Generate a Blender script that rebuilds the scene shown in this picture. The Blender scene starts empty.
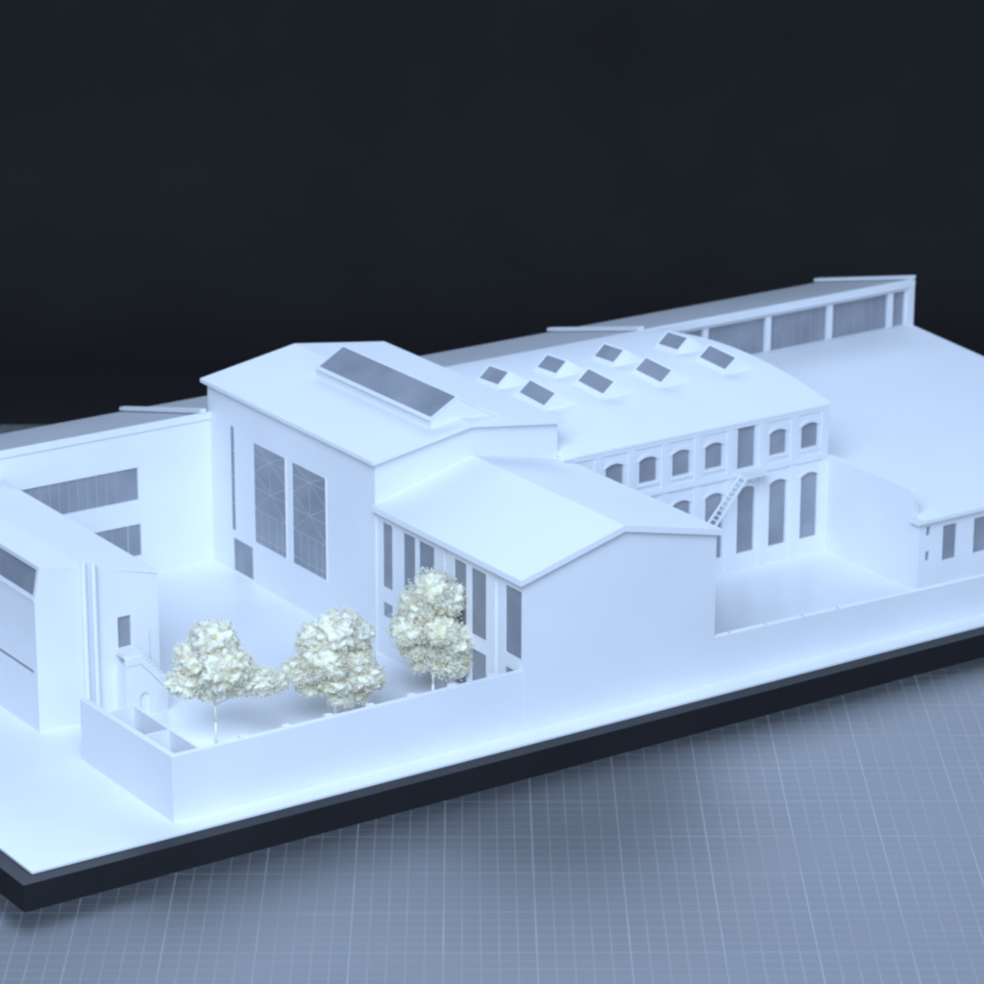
import bpy, bmesh, math, random
from mathutils import Vector, Matrix, noise
from mathutils.geometry import tessellate_polygon

S = 0.01            # all numbers below are centimetres of the scale model
sc = bpy.context.scene
col = sc.collection
random.seed(7)

# ------------------------------------------------------------------ camera
cam_d = bpy.data.cameras.new('camera'); cam = bpy.data.objects.new('camera', cam_d); col.objects.link(cam)
cam_d.sensor_width = 36.0
cam_d.lens = 36.0 * 3510.25 / 984.0
cam_d.shift_x = 0.00485; cam_d.shift_y = -0.00128
cam_d.clip_start = 0.05; cam_d.clip_end = 50
_r = Vector((0.830540810, -0.556957028, 0.000912423))
_u = Vector((0.176393444, 0.264593148, 0.948090617))
_f = Vector((0.528287154, 0.787267004, -0.317998976))
mw = Matrix((( _r.x, _u.x, -_f.x, -77.24397 * S), (_r.y, _u.y, -_f.y, -159.88411 * S), (_r.z, _u.z, -_f.z, 81.04757 * S), (0, 0, 0, 1)))
cam.matrix_world = mw
cam_d.dof.use_dof = True
cam_d.dof.focus_distance = 2.06
cam_d.dof.aperture_fstop = 20.0
sc.camera = cam

# ------------------------------------------------------------------ world, lamps, exposure
w = bpy.data.worlds.new('World'); sc.world = w; w.use_nodes = True
bg = w.node_tree.nodes['Background']
bg.inputs[0].default_value = (0.525, 0.695, 1.0, 1); bg.inputs[1].default_value = 0.29

def area(name, loc, target, sx, sy, power, color):
    d = bpy.data.lights.new(name, 'AREA'); d.shape = 'RECTANGLE'; d.size = sx * S; d.size_y = sy * S
    d.energy = power; d.color = color
    o = bpy.data.objects.new(name, d); col.objects.link(o)
    o.location = Vector(loc) * S
    o.rotation_euler = (Vector(target) * S - Vector(loc) * S).to_track_quat('-Z', 'Y').to_euler()
    return o
COOL = (0.525, 0.695, 1.0)
area('softbox_key', (-92, -128, 175), (48, 18, 0), 165, 150, 96, COOL)
area('softbox_front', (-70, -285, 80), (50, 12, 5), 220, 100, 26, COOL)
area('added_sheen_lamp', (200, 178, 128), (30, -25, 0), 290, 140, 56, COOL)  # unseen lamp added behind the backdrop to give the cutting mat its sheen

vs = sc.view_settings
vs.view_transform = 'Standard'; vs.look = 'None'; vs.gamma = 1.0; vs.use_curve_mapping = False; vs.exposure = 0.0
sc.cycles.filter_width = 2.4
sc.cycles.max_bounces = 12; sc.cycles.diffuse_bounces = 8; sc.cycles.transparent_max_bounces = 16

# ------------------------------------------------------------------ materials
def nodes(name):
    m = bpy.data.materials.new(name); m.use_nodes = True
    nt = m.node_tree
    return m, nt, nt.nodes['Principled BSDF']
def N(nt, t, **kw):
    n = nt.nodes.new(t)
    for k, v in kw.items(): setattr(n, k, v)
    return n
def card(name, c, rough, var=0.05, bump=0.25, spec=0.4):
    m, nt, b = nodes(name)
    tc = N(nt, 'ShaderNodeTexCoord'); L = nt.links.new
    n1 = N(nt, 'ShaderNodeTexNoise'); n1.inputs['Scale'].default_value = 13; n1.inputs['Detail'].default_value = 6
    L(tc.outputs['Object'], n1.inputs['Vector'])
    mr = N(nt, 'ShaderNodeMapRange'); mr.inputs[1].default_value = 0.3; mr.inputs[2].default_value = 0.7
    mr.inputs[3].default_value = 1 - var; mr.inputs[4].default_value = 1.0
    L(n1.outputs[0], mr.inputs[0])
    mx = N(nt, 'ShaderNodeVectorMath', operation='SCALE'); mx.inputs[0].default_value = c
    L(mr.outputs[0], mx.inputs['Scale']); L(mx.outputs[0], b.inputs['Base Color'])
    b.inputs['Roughness'].default_value = rough
    b.inputs['Specular IOR Level'].default_value = spec
    n2 = N(nt, 'ShaderNodeTexNoise'); n2.inputs['Scale'].default_value = 900; n2.inputs['Detail'].default_value = 3
    L(tc.outputs['Object'], n2.inputs['Vector'])
    bp = N(nt, 'ShaderNodeBump'); bp.inputs['Strength'].default_value = bump; bp.inputs['Distance'].default_value = 0.0002
    L(n2.outputs[0], bp.inputs['Height']); L(bp.outputs[0], b.inputs['Normal'])
    return m
WHITE = card('white_card', (0.77, 0.77, 0.77), 0.55, 0.07)
PLATE = card('white_plate', (0.80, 0.80, 0.80), 0.34, 0.06, 0.12, 0.5)
ROOFW = card('white_roof_card', (0.78, 0.78, 0.78), 0.6, 0.04)
GREYR = card('grey_roof_film', (0.46, 0.46, 0.46), 0.5, 0.10)
BLACK = card('black_board', (0.014, 0.014, 0.016), 0.45, 0.3, 0.4, 0.3)
CLOTH = card('black_cloth', (0.0185, 0.0175, 0.0170), 0.95, 0.12, 0.6, 0.05)
BAR = card('scored_line', (0.45, 0.46, 0.48), 0.5)
PEG = card('grey_peg', (0.5, 0.51, 0.53), 0.5)
LITWHITE = card('skylight_lit_white', (0.85, 0.85, 0.85), 0.5, 0.03)  # white card lightened in the colour so skylight fronts look more brightly lit
DIMBAR = card('faint_scored_line', (0.37, 0.38, 0.40), 0.5)
BARK = card('pale_twig', (0.80, 0.77, 0.68), 0.7)

def glass_mat():
    m, nt, b = nodes('tinted_acetate'); L = nt.links.new
    b.inputs['Base Color'].default_value = (0.35, 0.36, 0.385, 1); b.inputs['Roughness'].default_value = 0.22
    tr = N(nt, 'ShaderNodeBsdfTransparent'); tr.inputs[0].default_value = (0.75, 0.8, 0.9, 1)
    mix = N(nt, 'ShaderNodeMixShader'); mix.inputs[0].default_value = 0.7
    tc = N(nt, 'ShaderNodeTexCoord'); nz_ = N(nt, 'ShaderNodeTexNoise'); nz_.inputs['Scale'].default_value = 28; nz_.inputs['Detail'].default_value = 2
    L(tc.outputs['Object'], nz_.inputs['Vector'])
    mr = N(nt, 'ShaderNodeMapRange'); mr.inputs[1].default_value = 0.3; mr.inputs[2].default_value = 0.7; mr.inputs[3].default_value = 0.58; mr.inputs[4].default_value = 0.86
    L(nz_.outputs[0], mr.inputs[0]); L(mr.outputs[0], mix.inputs[0])
    L(tr.outputs[0], mix.inputs[1]); L(b.outputs[0], mix.inputs[2])
    L(mix.outputs[0], nt.nodes['Material Output'].inputs['Surface'])
    return m
GLASS = glass_mat()

def foam_mat():
    m, nt, b = nodes('cream_foam'); L = nt.links.new
    oi = N(nt, 'ShaderNodeTexCoord')
    n = N(nt, 'ShaderNodeTexNoise'); n.inputs['Scale'].default_value = 90; n.inputs['Detail'].default_value = 3
    L(oi.outputs['Object'], n.inputs['Vector'])
    cr = N(nt, 'ShaderNodeValToRGB')
    cr.color_ramp.elements[0].position = 0.3; cr.color_ramp.elements[0].color = (0.97, 0.88, 0.60, 1)
    cr.color_ramp.elements[1].position = 0.7; cr.color_ramp.elements[1].color = (0.99, 0.94, 0.70, 1)
    L(n.outputs[0], cr.inputs[0]); L(cr.outputs[0], b.inputs['Base Color'])
    b.inputs['Roughness'].default_value = 0.9; b.inputs['Subsurface Weight'].default_value = 0.75; b.inputs['Subsurface Radius'].default_value = (1.0, 0.9, 0.65); b.inputs['Subsurface Scale'].default_value = 0.005
    tl = N(nt, 'ShaderNodeBsdfTranslucent'); L(cr.outputs[0], tl.inputs[0])
    mix = N(nt, 'ShaderNodeMixShader'); mix.inputs[0].default_value = 0.12
    L(b.outputs[0], mix.inputs[1]); L(tl.outputs[0], mix.inputs[2])
    L(mix.outputs[0], nt.nodes['Material Output'].inputs['Surface'])
    return m
FOAM = foam_mat()

def mat_mat():
    """cutting mat: 1 cm printed grid, stronger 5 cm lines, scuffs and knife marks"""
    m, nt, b = nodes('cutting_mat_print'); L = nt.links.new
    tc = N(nt, 'ShaderNodeTexCoord'); sp = N(nt, 'ShaderNodeSeparateXYZ'); L(tc.outputs['Object'], sp.inputs[0])
    def M(op, a, bb=None, c=None):
        n = N(nt, 'ShaderNodeMath', operation=op)
        for i, v in enumerate((a, bb, c)):
            if v is None: continue
            if isinstance(v, (int, float)): n.inputs[i].default_value = v
            else: L(v, n.inputs[i])
        return n.outputs[0]
    def line(axis, period, half):
        t = M('MULTIPLY', sp.outputs[axis], 1 / (period * S))
        d = M('ABSOLUTE', M('SUBTRACT', t, M('ROUND', t)))
        d = M('MULTIPLY', d, period)                       # cm from the line
        return M('SUBTRACT', 1.0, M('SMOOTHSTEP' if False else 'MINIMUM', M('DIVIDE', d, half), 1.0))
    wear = N(nt, 'ShaderNodeTexNoise'); wear.inputs['Scale'].default_value = 14; wear.inputs['Detail'].default_value = 5
    L(tc.outputs['Object'], wear.inputs['Vector'])
    wr = N(nt, 'ShaderNodeMapRange'); wr.inputs[1].default_value = 0.35; wr.inputs[2].default_value = 0.62; wr.inputs[3].default_value = 0.45; wr.inputs[4].default_value = 1.0
    L(wear.outputs[0], wr.inputs[0])
    mx1 = M('MULTIPLY', line(0, 1, 0.05), 0.27); mj1 = M('MULTIPLY', line(0, 5, 0.055), 0.44)
    my1 = M('MULTIPLY', line(1, 1, 0.07), 0.15); mj2 = M('MULTIPLY', line(1, 5, 0.09), 0.27)
    tot = M('MAXIMUM', M('MAXIMUM', mx1, mj1), M('MAXIMUM', my1, mj2))
    tot = M('MULTIPLY', tot, wr.outputs[0])
    # faint knife cuts: stretched noise
    mp = N(nt, 'ShaderNodeMapping'); mp.inputs['Scale'].default_value = (6, 260, 1); mp.inputs['Rotation'].default_value = (0, 0, 0.12)
    L(tc.outputs['Object'], mp.inputs['Vector'])
    sn = N(nt, 'ShaderNodeTexNoise'); sn.inputs['Scale'].default_value = 1.0; sn.inputs['Detail'].default_value = 2
    L(mp.outputs[0], sn.inputs['Vector'])
    sr = N(nt, 'ShaderNodeMapRange'); sr.inputs[1].default_value = 0.62; sr.inputs[2].default_value = 0.78; sr.inputs[4].default_value = 0.10
    L(sn.outputs[0], sr.inputs[0])
    tot = M('ADD', tot, sr.outputs[0])
    ramp = N(nt, 'ShaderNodeMix', data_type='RGBA')
    ramp.inputs[6].default_value = (0.036, 0.037, 0.038, 1); ramp.inputs[7].default_value = (0.50, 0.505, 0.51, 1)
    L(tot, ramp.inputs[0]); 
    dn = N(nt, 'ShaderNodeTexNoise'); dn.inputs['Scale'].default_value = 7; dn.inputs['Detail'].default_value = 6
    L(tc.outputs['Object'], dn.inputs['Vector'])
    dr = N(nt, 'ShaderNodeMapRange'); dr.inputs[1].default_value = 0.3; dr.inputs[2].default_value = 0.7; dr.inputs[3].default_value = 0.86; dr.inputs[4].default_value = 1.1
    L(dn.outputs[0], dr.inputs[0])
    scl = N(nt, 'ShaderNodeVectorMath', operation='SCALE'); L(ramp.outputs[2], scl.inputs[0]); L(dr.outputs[0], scl.inputs['Scale'])
    L(scl.outputs[0], b.inputs['Base Color'])
    rr = N(nt, 'ShaderNodeMapRange'); rr.inputs[3].default_value = 0.48; rr.inputs[4].default_value = 0.58
    L(dn.outputs[0], rr.inputs[0]); L(rr.outputs[0], b.inputs['Roughness'])
    b.inputs['Specular IOR Level'].default_value = 1.0; b.inputs['IOR'].default_value = 1.9
    return m
MAT = mat_mat()

# ------------------------------------------------------------------ helpers
def put(name, verts, faces, mat, parent=None, smooth=False, recalc=True):
    me = bpy.data.meshes.new(name)
    me.from_pydata([Vector(v) * S for v in verts], [], faces)
    if recalc:
        bm = bmesh.new(); bm.from_mesh(me); bmesh.ops.recalc_face_normals(bm, faces=bm.faces); bm.to_mesh(me); bm.free()
    if smooth: me.polygons.foreach_set('use_smooth', [True] * len(me.polygons))
    me.materials.append(mat)
    o = bpy.data.objects.new(name, me); col.objects.link(o)
    if parent is not None:
        o.parent = parent; o.matrix_parent_inverse = Matrix.Translation(-parent.location)
        if parent.parent is not None:
            o.matrix_parent_inverse = Matrix.Identity(4)
    return o
def thing(name, loc, label, cat, group=None):
    o = bpy.data.objects.new(name, None); o.empty_display_size = 0.02
    o.location = Vector(loc) * S; col.objects.link(o)
    o['label'] = label; o['category'] = cat
    if group: o['group'] = group
    return o
def tag(o, label=None, cat=None, group=None, kind=None):
    if label: o['label'] = label
    if cat: o['category'] = cat
    if group: o['group'] = group
    if kind: o['kind'] = kind
    return o
def box_vf(x0, x1, y0, y1, z0, z1):
    v = [(x, y, z) for z in (z0, z1) for y in (y0, y1) for x in (x0, x1)]
    f = [(0, 2, 3, 1), (4, 5, 7, 6), (0, 1, 5, 4), (2, 6, 7, 3), (0, 4, 6, 2), (1, 3, 7, 5)]
    return v, f
def box(name, x0, x1, y0, y1, z0, z1, mat, parent=None):
    return put(name, *box_vf(x0, x1, y0, y1, z0, z1), mat, parent)
def extr_vf(pts3, off):
    n = len(pts3)
    v = list(pts3) + [tuple(a + b for a, b in zip(q, off)) for q in pts3]
    f = [tuple(range(n)), tuple(range(2 * n - 1, n - 1, -1))] + [(i, i + n, (i + 1) % n + n, (i + 1) % n) for i in range(n)]
    return v, f
def extr(name, pts3, off, mat, parent=None):
    return put(name, *extr_vf(pts3, off), mat, parent)
def panel(name, fmap, outer, holes, off, mat, parent=None):
    """flat sheet with real openings; fmap turns 2-D into 3-D, off is the thickness vector"""
    loops = [outer] + list(holes)
    tri = tessellate_polygon([[Vector((a, b, 0)) for a, b in lp] for lp in loops])
    flat = [q for lp in loops for q in lp]; n = len(flat)
    v = [fmap(*q) for q in flat]; v += [tuple(a + b for a, b in zip(q, off)) for q in v]
    f = [tuple(t) for t in tri] + [tuple(i + n for i in reversed(t)) for t in tri]
    s = 0
    for lp in loops:
        m = len(lp)
        for i in range(m):
            a, b = s + i, s + (i + 1) % m
            f.append((a, b, b + n, a + n))
        s += m
    return put(name, v, f, mat, parent)
def rect(a0, a1, b0, b1): return [(a0, b0), (a1, b0), (a1, b1), (a0, b1)]
def fmap_y(y): return lambda a, b: (a, y, b)
def fmap_x(x): return lambda a, b: (x, a, b)
def grow(a0, a1, b0, b1, g=0.12): return rect(a0 - g, a1 + g, b0 - g, b1 + g)
def arch(cx, wd, z0, zs, zc, n=8):
    """segmental-arch opening"""
    h = wd / 2; r = zc - zs; R = (h * h + r * r) / (2 * r); a = math.asin(h / R)
    pts = [(cx - h, z0), (cx + h, z0)]
    for i in range(n + 1):
        t = a - 2 * a * i / n
        pts.append((cx + R * math.sin(t), zc - R + R * math.cos(t)))
    return pts
def tube_vf(p0, p1, r0, r1, n=8):
    p0, p1 = Vector(p0), Vector(p1); d = (p1 - p0).normalized()
    u = d.orthogonal().normalized(); w_ = d.cross(u)
    v = []
    for p, r in ((p0, r0), (p1, r1)):
        for i in range(n):
            t = 2 * math.pi * i / n; v.append(tuple(p + r * (math.cos(t) * u + math.sin(t) * w_)))
    f = [(i, (i + 1) % n, (i + 1) % n + n, i + n) for i in range(n)] + [tuple(range(n - 1, -1, -1)), tuple(range(n, 2 * n))]
    return v, f
def merge(parts):
    V, F = [], []
    for v, f in parts:
        k = len(V); V += list(v); F += [tuple(i + k for i in q) for q in f]
    return V, F

def window_y(parent, y, a0, a1, b0, b1, t=0.25, bars=(), name='window'):
    """acetate glued behind an opening of a wall facing the front"""
    return panel(name, fmap_y(y + 0.13), grow(a0, a1, b0, b1, -0.004), [], (0, 0.04, 0), GLASS, parent)
def window_x(parent, x, a0, a1, b0, b1, t=0.25, name='window'):
    return panel(name, fmap_x(x + 0.07), grow(a0, a1, b0, b1, -0.004), [], (0.04, 0, 0), GLASS, parent)
def bar_child(parent, verts_faces, name='glazing_bar', mat=None):
    return put(name, *verts_faces, mat or BAR, parent)

# ------------------------------------------------------------------ setting: table cloth, backdrop, cutting mat
MA = math.radians(-33.509)
mx, my = 22.1433, 1.589
cM, sM = math.cos(MA), math.sin(MA)
o = box('table', -260, 260, -320, 96, -6, 0, CLOTH); o.location = (mx * S, my * S, -2.064 * S); o.rotation_euler.z = MA; tag(o, kind='structure')
# cloth backdrop that sweeps up behind the table
pr = []
for i in range(9):
    t = math.pi / 2 * i / 8; pr.append((93 + 22 * math.sin(t), -2.06 + 22 - 22 * math.cos(t)))
pr.append((115, 42))
V_, F_ = [], []
for x in (-260, 260):
    for (y, z) in pr: V_.append((x, y, z))
for x in (-260, 260):
    for (y, z) in pr: V_.append((x, y + 1.0, z - 0.6))
n = len(pr)
for i in range(n - 1):
    F_.append((i, i + 1, n + i + 1, n + i)); F_.append((2 * n + i, 3 * n + i, 3 * n + i + 1, 2 * n + i + 1))
o = put('backdrop', V_, F_, CLOTH, smooth=True, recalc=False); o.location = (mx * S, my * S, 0); o.rotation_euler.z = MA; tag(o, kind='structure')
# far edge of the mat in mat coordinates
far = (-(37.57 - mx) * sM + (79.93 - my) * cM)
o = box('cutting_mat', -150, 150, -130, far, -0.3, 0, MAT); o.location = (mx * S, my * S, -1.764 * S); o.rotation_euler.z = MA; tag(o, kind='structure')

# ------------------------------------------------------------------ base of the model
base = thing('display_board', (40, 20, -1.76), 'black plinth board with thin white street plate carrying the whole model', 'base board')
box('plinth', -1.04, 99.0, -1.04, 53.2, -1.76, -0.135, BLACK, base)
box('street_plate', 0, 98.0, 0, 52.2, -0.13, 0, PLATE, base)

WT = 0.25
B0 = -0.03      # walls sit a hair into the plate
# ------------------------------------------------------------------ courtyard walls
yw = 1.46
wl = thing('courtyard_wall', (9.66, yw, 0), 'low white boundary wall turning the corner in front of the three trees', 'wall', 'courtyard boundary walls')
extr('wall_panel', [(9.66, yw, B0), (33.647, yw, B0), (33.647, yw, 4.0), (9.66, yw, 4.04)], (0, 0.38, 0), WHITE, wl)
extr('wall_panel', [(9.66, yw + 0.383, B0), (9.66, 12.55, B0), (9.66, 12.55, 3.82), (9.66, yw + 0.383, 4.04)], (0.4, 0, 0), WHITE, wl)
px = 14.56
for i in range(7):
    box('pier', px - 0.24, px + 0.24, yw + 0.05, yw + 0.62, B0 + 0.01, 4.08, WHITE, wl); px += 2.85
wr_ = thing('courtyard_wall', (48, yw, 0), 'lower white boundary wall along the street right of the gabled house', 'wall', 'courtyard boundary walls')
extr('wall_panel', [(48.0, yw, B0), (97.0, yw, B0), (97.0, yw, 2.3), (70.3, yw, 2.69), (48.0, yw, 3.11)], (0, 0.38, 0), WHITE, wr_)
for i, px in enumerate((49.34, 52.19, 55.18, 58.01)):
    zz = 3.11 - (px - 48) * 0.0189
    box('peg', px - 0.07, px + 0.06, yw + 0.1, yw + 0.28, zz - 0.05, zz + 0.05, PEG, wr_)

# ------------------------------------------------------------------ bin enclosure
be = thing('bin_enclosure', (10.9, 5.6, 0), 'white open-topped box with two compartments inside the wall corner', 'enclosure')
box('back_panel', 11.56, 11.74, yw + 0.383, 9.58, B0, 4.0, WHITE, be)
box('end_panel', 10.063, 11.557, 9.42, 9.58, B0, 3.99, WHITE, be)
box('divider', 10.063, 11.557, 5.2, 5.36, B0, 3.97, WHITE, be)
box('floor_panel', 10.063, 11.557, yw + 0.386, 9.417, 0.004, 0.3, WHITE, be)

# ------------------------------------------------------------------ gabled house at the front
def gable_roof(parent, xl, xa, xr, y0, y1, zl, za, zr, t):
    # two sheets meeting at the ridge
    extr('roof_slope', [(xl, y0, zl), (xa, y0, za), (xa, y0, za - t), (xl, y0, zl - t)], (0, y1 - y0, 0), ROOFW, parent)
    extr('roof_slope', [(xa + 0.004, y0, za), (xr, y0, zr), (xr, y0, zr - t), (xa + 0.004, y0, za - t)], (0, y1 - y0, 0), ROOFW, parent)
house = thing('gabled_house', (40.8, 9.6, 0), 'white gabled house with blank end wall rising from the street boundary wall', 'house')
hx0, hx1, hy0, hy1, ha = 33.65, 48.0, yw - 0.02, 17.84, 40.82
def hroof(x):   # underside of the house roof
    return (9.91 + (x - 33.27) * (11.92 - 9.91) / (ha - 33.27) if x < ha else 11.92 - (x - ha) * (11.92 - 10.24) / (48.18 - ha)) - 0.4
panel('gable_wall', fmap_y(hy0), [(hx0, B0), (hx1, B0), (hx1, hroof(hx1)), (ha, hroof(ha)), (hx0, hroof(hx0))], [], (0, WT, 0), WHITE, house)
box('side_wall', hx1 - WT, hx1, hy0 + WT + 0.003, hy1, B0, hroof(hx1) - 0.01, WHITE, house)
gable_roof(house, 33.25, ha, 48.3, 1.14, 17.85, 9.91, 11.92, 10.24, 0.38)
upper = [(16.08, 17.2), (13.42, 14.78), (11.25, 12.98), (7.66, 9.0), (5.5, 7.1), (1.7, 3.4)]
lowz = [(2.65, 3.62), (0.9, 3.62), (0.9, 3.62), (0.9, 3.66), (0.9, 3.7), (0.9, 3.72)]
zt = hroof(hx0) - 0.01
segs = [(10.16, 17.84, (0, 1, 2)), (4.52, 9.78, (3, 4)), (hy0 + WT + 0.003, 3.98, (5,))]
for (a0, a1, idx) in segs:
    holes = [rect(upper[i][0], upper[i][1], 4.62, 8.95) for i in idx] + [rect(upper[i][0], upper[i][1], *lowz[i]) for i in idx]
    panel('window_wall', fmap_x(hx0), rect(a0, a1, B0, zt), holes, (WT, 0, 0), WHITE, house)
for (a0, a1) in ((9.783, 10.157), (3.983, 4.517)):
    box('recessed_strip', hx0 + 0.14, hx0 + WT, a0, a1, B0, zt, WHITE, house)
for i, (a0, a1) in enumerate(upper):
    wdw = window_x(house, hx0, a0, a1, 4.62, 8.95)
    window_x(house, hx0, a0, a1, *lowz[i])

# ------------------------------------------------------------------ tall hall
hall = thing('tall_hall', (40.5, 28.5, 0), 'tall white hall with two large windows and a long glazed roof lantern', 'building')
tx0, tx1, ty0, ty1, ta = 33.52, 47.5, 17.86, 39.1, 40.6
def troof(x):
    return (12.88 + (x - 33.16) * (14.13 - 12.88) / (ta - 33.16) if x < ta else 14.13 - (x - ta) * (14.13 - 13.12) / (47.79 - ta)) - 0.28
for y_ in (ty0, ty1 - WT):
    panel('gable_wall', fmap_y(y_), [(tx0, B0), (tx1, B0), (tx1, troof(tx1)), (ta, troof(ta)), (tx0, troof(tx0))], [], (0, WT, 0), WHITE, hall)
gable_roof(hall, 33.16, ta, 47.86, 17.5, 39.44, 12.88, 14.13, 13.12, 0.26)
big = [(28.96, 33.13), (23.88, 28.14)]
holes = [rect(a, b, 2.97, 9.96) for a, b in big] + [rect(35.66, 36.2, 3.0, 10.36), rect(33.44, 36.03, 0.12, 2.45)]
panel('window_wall', fmap_x(tx0), rect(ty0 + WT + 0.003, ty1 - WT - 0.003, B0, troof(tx0) - 0.01), holes, (WT, 0, 0), WHITE, hall)
box('side_wall', tx1 - WT, tx1, ty0 + WT + 0.003, ty1 - WT - 0.003, B0, troof(tx1) - 0.01, WHITE, hall)
def strip_x(x, p, q, wdt=0.05):
    (a0, b0), (a1, b1) = p, q
    d = Vector((a1 - a0, b1 - b0)); n_ = Vector((-d.y, d.x)).normalized() * wdt / 2
    pts = [(x, a0 + n_.x, b0 + n_.y), (x, a1 + n_.x, b1 + n_.y), (x, a1 - n_.x, b1 - n_.y), (x, a0 - n_.x, b0 - n_.y)]
    return extr_vf(pts, (0.02, 0, 0))
for (a0, a1) in big:
    wdw = window_x(hall, tx0, a0, a1, 2.97, 9.96)
    g = lambda u, v: (a1 - u * (a1 - a0), 9.96 - v * 6.99)
    lines = [((0, .30), (.5, .12)), ((1, .30), (.5, .12)), ((0, .30), (.5, .45)), ((1, .30), (.5, .45)), ((.5, .45), (0, .66)), ((.5, .45), (1, .66)),
             ((.5, .12), (0, 0)), ((.5, .12), (1, 0)), ((0, .12), (1, .12)), ((0, .45), (1, .45)), ((0, .66), (1, .66)), ((0, .93), (1, .93)),
             ((.22, .66), (.22, 1)), ((.45, .66), (.45, 1)), ((.68, .66), (.68, 1)), ((.86, .66), (.86, 1)), ((.5, .12), (.5, .45))]
    for k, (p, q) in enumerate(lines):
        bar_child(wdw, strip_x(tx0 + 0.062 - 0.0006 * k, g(*p), g(*q), 0.042))
    box('window_mullion' if False else 'window_surround', tx0 - 0.06, tx0 - 0.003, a0 - 0.16, a0 - 0.05, 2.9, 10.02, WHITE, hall)
wdw = window_x(hall, tx0, 35.66, 36.2, 3.0, 10.36)
for zz in (4.9, 6.8, 8.6): bar_child(wdw, box_vf(tx0 + 0.03, tx0 + 0.08, 35.665, 36.195, zz, zz + 0.05))
window_x(hall, tx0, 33.44, 36.03, 0.12, 2.45, name='doorway_pane')
# roof lantern, triangular in section, glazed on its left slope
Y0, Y1, ZA = 19.05, 33.05, 15.54
lroof = lambda x: troof(x) + 0.28
lan = extr('roof_lantern', [(38.5, Y0, lroof(38.5) - 0.03), (38.5, Y0, 14.26), (ta, Y0, ZA - 0.09), (43.45, Y0, lroof(43.45) - 0.03), (ta, Y0, 14.0)], (0, 0.16, 0), WHITE, hall)
extr('lantern_end', [(38.5, Y1 - 0.16, lroof(38.5) - 0.03), (38.5, Y1 - 0.16, 14.26), (ta, Y1 - 0.16, ZA - 0.09), (43.45, Y1 - 0.16, lroof(43.45) - 0.03), (ta, Y1 - 0.16, 14.0)], (0, 0.16, 0), WHITE, hall)
extr('lantern_curb', [(38.5, Y0 + 0.163, lroof(38.5) - 0.03), (38.5, Y0 + 0.163, 14.26), (38.72, Y0 + 0.163, 14.3), (38.72, Y0 + 0.163, lroof(38.72) - 0.03)], (0, Y1 - Y0 - 0.326, 0), WHITE, hall)
extr('lantern_cover', [(ta - 0.1, Y0 - 0.1, ZA - 0.04), (ta, Y0 - 0.1, ZA), (43.55, Y0 - 0.1, lroof(43.55) + 0.13), (43.55, Y0 - 0.1, lroof(43.55) - 0.06), (ta, Y0 - 0.1, ZA - 0.14)], (0, Y1 - Y0 + 0.2, 0), ROOFW, hall)
sl = (ZA - 0.09 - 14.26) / (ta - 38.5)
extr('lantern_glass', [(38.62, Y0 + 0.05, 14.36), (ta - 0.11, Y0 + 0.05, ZA - 0.09), (ta - 0.11, Y0 + 0.05, ZA - 0.05), (38.60, Y0 + 0.05, 14.41)], (0, Y1 - Y0 - 0.1, 0), GLASS, hall)
for yy in (Y0 - 0.02, Y1 - 0.14):
    extr('lantern_rail', [(38.46, yy, 14.27), (ta - 0.03, yy, ZA - 0.075), (ta - 0.03, yy, ZA + 0.02), (38.40, yy, 14.36)], (0, 0.16, 0), WHITE, hall)
extr('lantern_rail', [(38.38, Y0 + 0.143, 14.24), (38.62, Y0 + 0.143, 14.37), (38.60, Y0 + 0.143, 14.46), (38.34, Y0 + 0.143, 14.32)], (0, Y1 - Y0 - 0.286, 0), WHITE, hall)

# ------------------------------------------------------------------ long arcaded hall
lh = thing('arcaded_hall', (58.6, 28, 0), 'long white hall with two storeys of arched windows and vaulted roof', 'building')
gy, gx0, gx1 = 17.14, 47.62, 69.6
GZ = 10.55
cs = [68.0 - 2.73 * k for k in range(8)]
holes = []
for k, c in enumerate(cs):
    if k == 2: holes.append(rect(c - 0.74, c + 0.74, 7.28, 10.3))
    else: holes.append(arch(c, 1.47, 7.75, 9.27, 9.52))
    holes.append(arch(c + 0.1, 1.47, 1.22, 5.68, 5.94))
panel('facade', fmap_y(gy), rect(47.506, gx1, B0, GZ), holes, (0, WT, 0), WHITE, lh)
box('return_wall', 47.506, 47.75, gy + WT + 0.003, 17.9, B0, GZ, WHITE, lh)
def hood(c, zs, zc, z0):
    """raised moulding round the head of an arched opening"""
    inner = arch(c, 1.60, z0, zs, zc + 0.02, 8)[2:]
    outer_ = arch(c, 2.02, z0, zs, zc + 0.24, 8)[2:]
    poly = inner + outer_[::-1]
    return panel('hood_mould', fmap_y(gy - 0.055), poly, [], (0, 0.053, 0), WHITE, lh)
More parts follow.
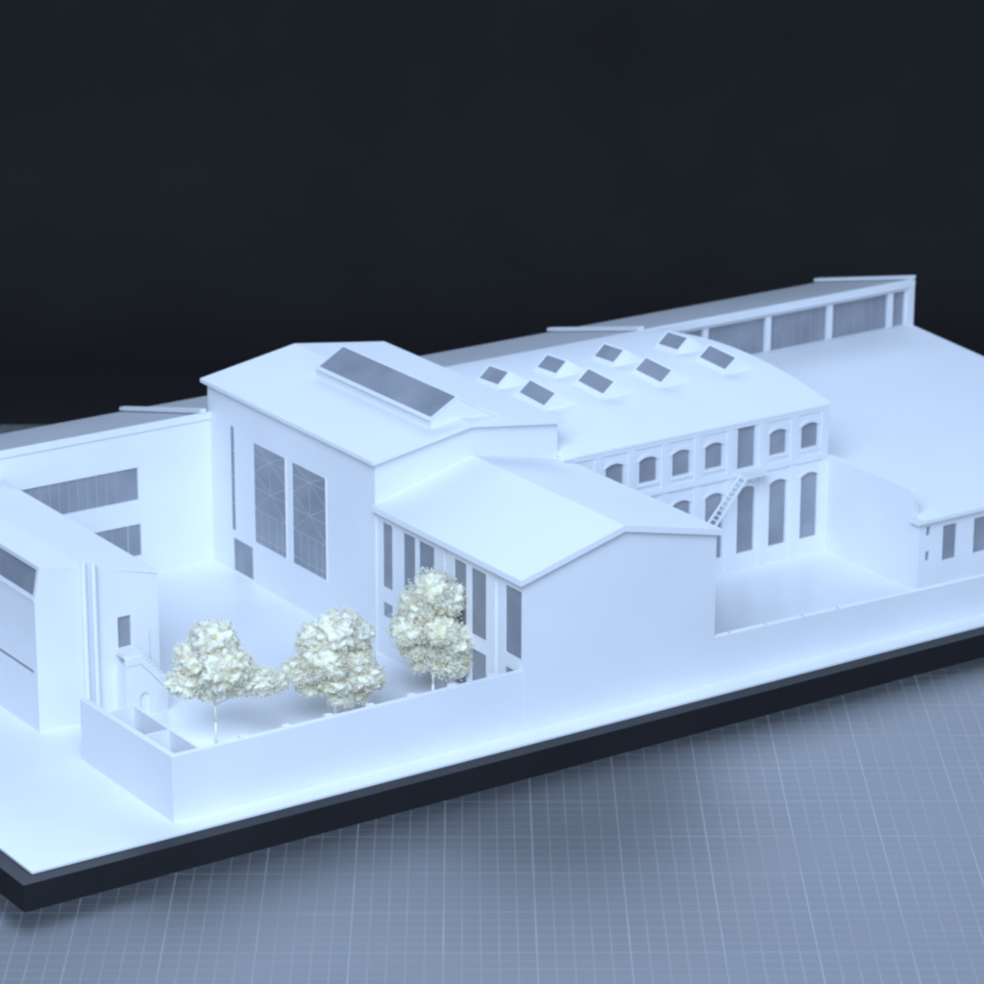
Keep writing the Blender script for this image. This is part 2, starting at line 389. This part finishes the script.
for k, c in enumerate(cs):
    if k == 2:
        wdw = window_y(lh, gy, c - 0.74, c + 0.74, 7.28, 10.3)
    else:
        wdw = panel('window', fmap_y(gy + 0.16), arch(c, 1.462, 7.754, 9.268, 9.516), [], (0, 0.04, 0), GLASS, lh)
        hood(c, 9.27, 9.52, 7.75)
        box('sill', c - 0.9, c + 0.9, gy - 0.08, gy - 0.002, 7.52, 7.64, WHITE, lh)
    cl = c + 0.1
    wdw = panel('window', fmap_y(gy + 0.16), arch(cl, 1.462, 1.224, 5.678, 5.936), [], (0, 0.04, 0), GLASS, lh)
    for zz in (2.4, 3.6, 4.8): bar_child(wdw, box_vf(cl - 0.72, cl + 0.72, gy + 0.14, gy + 0.17, zz, zz + 0.02), mat=DIMBAR)
    hood(cl, 5.68, 5.94, 1.22)
for k in range(9):
    xc = 69.37 - 2.73 * k
    if k == 8: continue
    x0_, x1_ = xc - 0.28, xc + 0.28
    if k == 0: x0_, x1_ = 69.0, 69.6
    box('pilaster', x0_, x1_, gy - 0.075, gy - 0.002, 0.004, 6.78, WHITE, lh)
    box('pilaster', x0_, x1_, gy - 0.075, gy - 0.002, 7.16, 10.2, WHITE, lh)
box('string_course', 48.4, 69.6, gy - 0.14, gy - 0.002, 6.783, 7.0, WHITE, lh)
box('string_course', 48.4, 69.6, gy - 0.09, gy - 0.002, 7.003, 7.157, WHITE, lh)
box('cornice', 48.4, 69.6, gy - 0.08, gy - 0.002, 10.203, 10.5, WHITE, lh)
# vaulted roof
yc, half, zb0, rise = 28.0, 11.0, 10.62, 1.32
def vz(y): return zb0 + rise * (1 - ((y - yc) / half) ** 2)
def vslope(y): return math.atan(-2 * rise * (y - yc) / half ** 2)
ys = [17.02 + (38.8 - 17.02) * i / 28 for i in range(29)]
prof = [(47.503, y, vz(y)) for y in ys] + [(47.503, y, vz(y) - 0.16) for y in reversed(ys)]
n_ = len(ys)
v = prof + [(69.72, q[1], q[2]) for q in prof]
m_ = len(prof)
f = []
for i in range(n_ - 1):
    j = m_ - 1 - i
    f += [(i, i + 1, i + 1 + m_, i + m_), (j, j + m_, j - 1 + m_, j - 1), (i, j, j - 1, i + 1), (i + m_, i + 1 + m_, j - 1 + m_, j + m_)]
f += [(0, m_, 2 * m_ - 1, m_ - 1), (n_ - 1, n_, n_ + m_, n_ - 1 + m_)]
put('vaulted_roof', v, f, ROOFW, lh)
ys2 = [gy + WT + 0.003 + (38.5 - gy - WT) * i / 16 for i in range(17)]
panel('end_wall', fmap_x(gx1), [(ys2[0], B0)] + [(ys2[-1], B0)] + [(y, vz(y) - 0.165) for y in reversed(ys2)], [], (-WT, 0, 0), WHITE, lh)
# skylights: small glazed lanterns, in two rows
def skylight(x, y0, y1):
    ym = (y0 + y1) / 2; zz = vz(ym); an = vslope(ym); L_ = (y1 - y0) / 2 / math.cos(an)
    ca, sa = math.cos(an), math.sin(an)
    def P(a, b, c):   # local: a along X, b along slope, c normal
        return (x + a, ym + b * ca - c * sa, zz + b * sa + c * ca)
    sec = [(0, -0.12), (0, 0.24), (0.05, 0.29), (0.98, 1.08), (2.62, 0.04), (2.62, -0.12)]
    # frame: body below the glass
    parts = []
    def pris(sec_, b0, b1):
        n = len(sec_)
        vv = [P(a, b0, c) for a, c in sec_] + [P(a, b1, c) for a, c in sec_]
        ff = [tuple(range(n)), tuple(range(2 * n - 1, n - 1, -1))] + [(i, (i + 1) % n, (i + 1) % n + n, i + n) for i in range(n)]
        return vv, ff
    parts.append(pris(sec, -L_, -L_ + 0.14)); parts.append(pris(sec, L_ - 0.14, L_))
    parts.append(pris([(0, -0.12), (0, 0.24), (0.06, 0.295), (0.2, 0.2), (0.2, -0.12)], -L_ + 0.14, L_ - 0.14))
    parts.append(pris([(0.90, 1.012), (0.98, 1.08), (2.62, 0.04), (2.62, -0.12), (2.45, -0.12), (0.98, 0.91)], -L_ + 0.14, L_ - 0.14))
    parts.append(pris([(-0.22, -0.1), (-0.22, 0.07), (-0.003, 0.09), (-0.003, -0.1)], -L_ - 0.02, L_ + 0.02))
    sk = put('skylight', *merge(parts), LITWHITE, lh)
    put('skylight_glass', *pris([(0.05, 0.275), (0.93, 1.022), (0.93, 0.982), (0.07, 0.235)], -L_ + 0.13, L_ - 0.13), GLASS, sk)
    return sk
for x in (50.22, 55.02, 59.86, 65.4): skylight(x, 28.72, 31.25)
for x in (50.42, 55.25, 60.1, 65.6): skylight(x, 23.55, 26.75)

# iron stair in front of the arcaded hall
st = thing('outdoor_staircase', (58.5, 16.6, 0), 'thin white open-tread stair rising to the upper door of the arcaded facade', 'staircase')
sx1, sz1 = 61.75, 7.06; sx0, sz0 = 55.4, 0.05
box('landing', 61.76, 63.7, 15.95, gy - 0.15, 6.92, 7.04, WHITE, st)
for y_ in (15.95, 16.72):
    extr('stringer', [(sx0, y_, sz0), (sx0 + 0.24, y_, sz0), (sx1, y_, sz1 - 0.25), (sx1, y_, sz1)], (0, 0.08, 0), WHITE, st)
nt_ = 25
for i in range(nt_):
    t = (i + 0.6) / nt_; xx = sx0 + (sx1 - sx0) * t; zz = sz0 + (sz1 - sz0) * t
    box('tread', xx - 0.02, xx + 0.12, 16.033, 16.717, zz - 0.10, zz - 0.06, WHITE, st)

# ------------------------------------------------------------------ rear shed range
def rear_range(root, x0, x1, wall_holes, wall_top, lip):
    Yk = 38.82
    panel('front_wall', fmap_y(Yk), rect(x0, x1, B0, wall_top), wall_holes, (0, WT, 0), WHITE, root)
    extr('shed_roof', [(x0, Yk + 0.02, 10.58), (x0, 50.2, 7.82), (x0, 50.2, 7.6), (x0, Yk + 0.02, 10.36)], (x1 - x0, 0, 0), GREYR, root)
    box('fascia', x0, x1, Yk - lip, Yk - 0.003, 10.16, 10.66, WHITE, root)
    box('rear_wall', x0, x1, 49.9, 50.15, B0, 7.6, WHITE, root)
def kerb(root, x):
    extr('parapet', [(x, 38.62, 10.69), (x, 50.35, 7.88), (x, 50.35, 8.12), (x, 38.62, 10.98)], (-0.42, 0, 0), WHITE, root)
rw = thing('rear_wing', (22, 44, 0), 'white rear wing with two dark ribbon windows beside the tall hall', 'building')
rear_range(rw, 9.5, 33.5, [rect(11, 27.88, 5.4, 7.68), rect(11, 27.97, 1.43, 3.68)], 10.155, 0.12)
for (b0, b1, xe, off) in ((5.4, 7.68, 27.88, 0.0), (1.43, 3.68, 27.97, 0.3)):
    wdw = window_y(rw, 38.82, 11, xe, b0, b1)
    x = 11.5 + off
    while x < xe - 1.6:
        bar_child(wdw, box_vf(x, x + 0.03, 38.82 + 0.11, 38.82 + 0.14, b0 + 0.008, b1 - 0.008)); x += 0.70
box('window_post', 26.98, 27.06, 38.82 + 0.09, 38.82 + 0.145, 1.438, 3.672, BAR, rw)
kerb(rw, 33.1)
ck = thing('clerestory_range', (70, 44, 0), 'long white rear range with a glazed clerestory at its far right end', 'building')
rear_range(ck, 33.503, 95.4, [rect(70.0, 94.85, 7.05, 9.8)], 10.155, 0.42)
posts = [75.55, 81.46, 87.4, 93.36]
edges = [70.0] + posts + [94.85]
for i in range(5):
    a0, a1 = edges[i], edges[i + 1]
    wdw = panel('window', fmap_y(39.06 + 0.02 + 0.001 * i), rect(a0 + 0.003, a1 - 0.003, 6.95, 9.9), [], (0, 0.05, 0), GLASS, ck)
    k = int((a1 - a0) / 0.97)
    for j in range(1, k + 1):
        x = a0 + (a1 - a0) * j / (k + 1)
        if i < 4 or j: bar_child(wdw, box_vf(x - 0.02, x + 0.02, 39.04, 39.075, 7.053, 9.797), mat=DIMBAR)
for x in posts: box('post', x - 0.24, x + 0.24, 38.78, 39.05, 7.053, 9.797, WHITE, ck)
box('end_frame', 94.95, 95.42, 38.45, 38.817, 6.9, 10.157, WHITE, ck)
panel('end_wall', fmap_x(95.397), [(39.073, B0), (49.897, B0), (49.897, 7.59), (39.073, 10.29)], [], (-WT, 0, 0), WHITE, ck)
kerb(ck, 69.7); kerb(ck, 95.6)

# ------------------------------------------------------------------ low hall on the right
lo = thing('low_hall', (82, 22, 0), 'low white hall with a broad sloping roof and small front windows', 'building')
def iroof(y): return 5.02 + (y - 6.95) * (7.02 - 5.02) / (38.8 - 6.95)
extr('roof', [(69.99, 6.95, iroof(6.95)), (69.99, 38.6, iroof(38.6)), (69.99, 38.6, iroof(38.6) - 0.25), (69.99, 6.95, iroof(6.95) - 0.25)], (25.5, 0, 0), ROOFW, lo)
box('eave_end', 69.2, 69.987, 6.95, 7.9, iroof(6.95) - 0.25, iroof(6.95) - 0.004, ROOFW, lo)
extr('fire_wall', [(69.58, 7.95, B0), (69.58, gy - 0.003, B0), (69.58, gy - 0.003, 6.87), (69.58, 8.6, 6.87), (69.58, 8.2, 6.72), (69.58, 7.95, 6.2)], (0.405, 0, 0), WHITE, lo)
fy = 7.3
box('wall_return', 69.58, 69.98, 7.553, 7.947, B0, 4.72, WHITE, lo)
wins = [(70.2, 70.56, 3.75, 4.4), (70.2, 70.56, 2.0, 2.65), (71.68, 72.9, 1.72, 4.2), (74.42, 75.64, 1.72, 4.2), (77.1, 78.3, 1.72, 4.2), (79.8, 81.0, 1.72, 4.2)]
panel('front_wall', fmap_y(fy), rect(69.58, 95.4, B0, iroof(fy) - 0.27), [rect(*q) for q in wins], (0, WT, 0), WHITE, lo)
for q in wins: window_y(lo, fy, *q) if q[1] - q[0] > 1 else window_y(lo, fy, q[0] + 0.05, q[1] - 0.05, q[2] + 0.05, q[3] - 0.05)
panel('end_wall', fmap_x(95.4), [(fy + WT + 0.003, B0), (38.5, B0), (38.5, iroof(38.5) - 0.27), (fy + WT + 0.003, iroof(fy) - 0.27)], [], (-WT, 0, 0), WHITE, lo)

# ------------------------------------------------------------------ workshop at the left edge
ws = thing('workshop_building', (13.6, 28, 0), 'white workshop with a slanted strip window and two pipes on its end wall', 'building')
cx0, cx1, cy0, cy1 = 9.46, 17.75, 17.61, 38.8
panel('end_wall', fmap_y(cy0), [(cx0, B0), (cx1, B0), (cx1, 8.5), (12.6, 9.95), (9.86, 10.42), (cx0, 8.44)], [rect(14.95, 15.84, 4.27, 6.27)], (0, WT, 0), WHITE, ws)
window_y(ws, cy0, 14.95, 15.84, 4.27, 6.27, name='doorway_pane')
panel('street_wall', fmap_x(cx0), rect(cy0 + WT + 0.003, cy1, B0, 8.40), [rect(18.1, 36.0, 3.56, 3.86)], (WT, 0, 0), WHITE, ws)
box('slot_back', cx0 + WT + 0.01, cx0 + WT + 0.06, 18.0, 36.1, 3.4, 4.0, GLASS, ws)
box('side_wall', cx1 - WT, cx1, cy0 + WT + 0.003, cy1, B0, 8.45, WHITE, ws)
# slanted glazing between wall head and roof
def fm_sl(a, b): return (cx0 + 0.02 + (b - 8.44) * 0.19, a, b)
panel('slanted_frame', fm_sl, rect(cy0 + WT + 0.003, cy1, 8.44, 10.40), [rect(cy0 + WT + 0.06, cy1 - 0.3, 8.62, 10.26)], (0.12, 0, 0), WHITE, ws)
def fm_sl2(a, b): return (cx0 + 0.15 + (b - 8.44) * 0.19, a, b)
panel('strip_window', fm_sl2, rect(cy0 + WT + 0.01, cy1 - 0.2, 8.56, 10.33), [], (0.04, 0, 0), GLASS, ws)
box('wall_head', cx0 - 0.05, cx0 + 0.015, cy0 + 0.02, cy1, 8.36, 8.52, WHITE, ws)
extr('roof', [(9.80, cy0 - 0.02, 10.56), (12.6, cy0 - 0.02, 10.1), (cx1 + 0.1, cy0 - 0.02, 8.70), (cx1 + 0.1, cy0 - 0.02, 8.52), (12.6, cy0 - 0.02, 9.93), (9.80, cy0 - 0.02, 10.41)], (0, cy1 - cy0, 0), ROOFW, ws)
for x in (12.68, 13.34):
    put('drain_pipe', *tube_vf((x, cy0 - 0.20, 0.004), (x, cy0 - 0.20, 10.35 - (x - 12.6) * 0.3), 0.17, 0.17, 14), WHITE, ws)

# stair at the workshop door
ss = thing('workshop_stair', (16.2, 17.0, 0), 'white stair descending from the workshop end door between pipes and trees', 'staircase')
ys0, ys1 = 16.55, 17.6
box('landing', 14.75, 15.95, ys0, ys1, 3.95, 4.24, WHITE, ss)
ns = 9
for i in range(ns):
    x = 15.953 + i * 0.19; z = 4.05 - i * 0.23
    box('step', x, x + 0.187, ys0, ys1, z - 0.2, z, WHITE, ss)
extr('stringer', [(14.75, ys0 - 0.103, 3.45), (15.85, ys0 - 0.103, 3.45), (17.66, ys0 - 0.103, 1.35), (17.66, ys0 - 0.103, 2.0), (15.95, ys0 - 0.103, 3.95), (14.75, ys0 - 0.103, 3.95)], (0, 0.1, 0), WHITE, ss)
arch_h = [(16.05 + 0.34 * math.cos(t * math.pi / 8), 1.2 + 0.34 * math.sin(t * math.pi / 8)) for t in range(9)] + [(15.71, 0.1), (16.39, 0.1)]
panel('under_wall', fmap_y(ys0 - 0.05), [(14.8, B0), (17.66, B0), (17.66, 1.3), (15.85, 3.42), (14.8, 3.42)], [arch_h], (0, 0.16, 0), WHITE, ss)
extr('under_block', [(14.8, ys0 + 0.113, B0), (17.66, ys0 + 0.113, B0), (17.66, ys0 + 0.113, 1.3), (15.85, ys0 + 0.113, 3.42), (14.8, ys0 + 0.113, 3.42)], (0, 0.92, 0), WHITE, ss)
put('rail_post', *tube_vf((16.95, ys1 - 0.1, 2.6), (16.95, ys1 - 0.1, 5.0), 0.04, 0.04, 6), WHITE, ss)

# ------------------------------------------------------------------ trees
ico_v, ico_f = [], []
def make_ico():
    bm = bmesh.new(); bmesh.ops.create_icosphere(bm, subdivisions=1, radius=1.0)
    v = [tuple(q.co) for q in bm.verts]; f = [tuple(x.index for x in q.verts) for q in bm.faces]; bm.free()
    return v, f
ico_v, ico_f = make_ico()
RG = Vector((_r.x, _r.y, 0)).normalized(); FW = Vector((_f.x, _f.y, 0)).normalized()
def tree(x, y, label, lobes, trunk_h, seed, core):
    rnd = random.Random(seed)
    root = thing('model_tree', (x, y, 0), label, 'tree', 'cream model trees in the courtyard')
    O = Vector((x, y, 0))
    segs_ = []
    top = O + Vector((0, 0, trunk_h))
    segs_.append(tube_vf(O + Vector((0, 0, -0.03)), O + Vector((0.03, 0, trunk_h * 0.5)), 0.10, 0.08, 7))
    segs_.append(tube_vf(O + Vector((0.03, 0, trunk_h * 0.48)), top, 0.08, 0.07, 7))
    cents = []
    for (r_, z_, d_, rad, zr) in lobes:
        rad *= 1.19
        c = O + RG * r_ + FW * d_ + Vector((0, 0, z_)); cents.append((c, rad, zr))
        st_ = O + Vector((0, 0, trunk_h * rnd.uniform(0.85, 1.0)))
        mid = st_.lerp(c, 0.5) + Vector((rnd.uniform(-.2, .2), rnd.uniform(-.2, .2), 0.1))
        segs_.append(tube_vf(st_, mid, 0.08, 0.055, 6)); segs_.append(tube_vf(mid, c, 0.055, 0.025, 6))
        for k in range(5):
            e = c + Vector((rnd.gauss(0, 1), rnd.gauss(0, 1), rnd.gauss(0, .8))).normalized() * rad * 0.75
            segs_.append(tube_vf(mid.lerp(c, rnd.uniform(0.2, 1)), e, 0.03, 0.014, 5))
    put('trunk', *merge(segs_), BARK, root, smooth=True)
    V_, F_ = [], []
    bmc = bmesh.new(); bmesh.ops.create_icosphere(bmc, subdivisions=5, radius=1.0)
    cv = [q.co.copy() for q in bmc.verts]; cf = [tuple(x.index for x in q.verts) for q in bmc.faces]; bmc.free()
    nz = noise.noise
    for (c, rad, zr) in cents:
        b = len(V_); k0 = Vector((rnd.uniform(0, 50), rnd.uniform(0, 50), 0))
        for q in cv:
            p = q * rad
            h = core * rad * (0.86 + 0.42 * nz(p * 1.9 + k0)) + 0.14 * nz(p * 4.2 + k0) + 0.15 * nz(p * 9 + k0) + 0.13 * nz(p * 20 + k0) + 0.07 * nz(p * 38 + k0)
            V_.append((c.x + q.x * h, c.y + q.y * h, c.z + q.z * h * zr))
        F_ += [tuple(i + b for i in t) for t in cf]
        for q in range(int(60 * rad * rad) + 6):
            d = Vector((rnd.gauss(0, 1), rnd.gauss(0, 1), rnd.gauss(0, 1))).normalized()
            rr = rad * (0.74 + 0.28 * rnd.random())
            p0 = c + Vector((d.x * rr, d.y * rr, d.z * rr * zr))
            for k in range(9):
                e = Vector((rnd.gauss(0, .13), rnd.gauss(0, .13), rnd.gauss(0, .13)))
                s_ = rnd.uniform(0.025, 0.065)
                b = len(V_); pc = p0 + e
                for vv in ico_v:
                    j = rnd.uniform(0.6, 1.35) * s_
                    V_.append((pc.x + vv[0] * j, pc.y + vv[1] * j, pc.z + vv[2] * j))
                F_ += [(a + b, b2 + b, c2 + b) for a, b2, c2 in ico_f]
    put('crown', V_, F_, FOAM, root, smooth=True, recalc=False)
    return root
# lobes: right, height, away, radius, flattening (cm, as seen from the street)
tree(17.34, 10.1, 'leftmost cream foam tree nearest the workshop stair, broad spreading crown',
     [(0.1, 6.6, 0, 1.25, .9), (-0.9, 5.4, 0.3, 1.35, .85), (0.7, 5.2, -0.5, 1.45, .85), (-1.7, 4.0, 0, 1.1, .7), (-0.3, 4.0, 0.6, 1.4, .7), (1.5, 4.2, 0.2, 1.2, .75), (2.8, 4.0, 0, 1.05, .7), (-0.6, 7.2, 0.2, .6, .9), (3.6, 3.9, .2, .7, .7)], 3.0, 11, 0.95)
tree(24.64, 8.42, 'middle cream foam tree, dense dome crown reaching low over the wall',
     [(0.3, 6.2, 0, 1.35, .85), (-1.1, 5.6, 0.2, 1.1, .85), (1.1, 6.0, 0.2, 1.1, .8), (-0.4, 4.6, -0.4, 1.4, .75), (1.0, 4.4, 0.3, 1.3, .75), (-1.6, 3.8, 0, 1.1, .7), (-2.5, 3.7, .2, .75, .7), (0.2, 3.0, 0.2, 1.3, .6), (1.8, 3.4, 0, 1.1, .7), (2.3, 2.9, .2, .6, .6), (0.9, 7.0, 0.1, .6, .8), (0.5, 2.1, -.2, .75, .6), (-1.5, 2.6, .2, .7, .6), (1.5, 2.2, .1, .6, .6)], 2.0, 23, 0.95)
tree(32.0, 8.9, 'rightmost cream foam tree against the house windows, tall crown with gaps',
     [(0.0, 7.2, 0, 1.25, .9), (0.9, 6.6, 0.3, 1.1, .95), (-0.8, 6.2, 0.2, 1.2, .9), (-1.4, 4.7, 0, 1.15, .9), (-0.5, 5.2, 0.5, 1.1, .8), (0.6, 4.7, -0.3, 1.15, .85), (1.6, 4.0, 0.1, 1.15, .8), (1.2, 3.0, 0.2, 1.0, .7), (-1.1, 3.2, 0.2, .85, .6), (0.2, 3.1, 0.4, .8, .6), (2.3, 3.9, .1, .6, .8), (1.5, 2.3, .1, .85, .8), (0.5, 2.0, .2, .6, .7), (-0.7, 2.1, .3, .55, .7), (2.2, 2.9, 0, .6, .8)], 2.2, 37, 0.86)
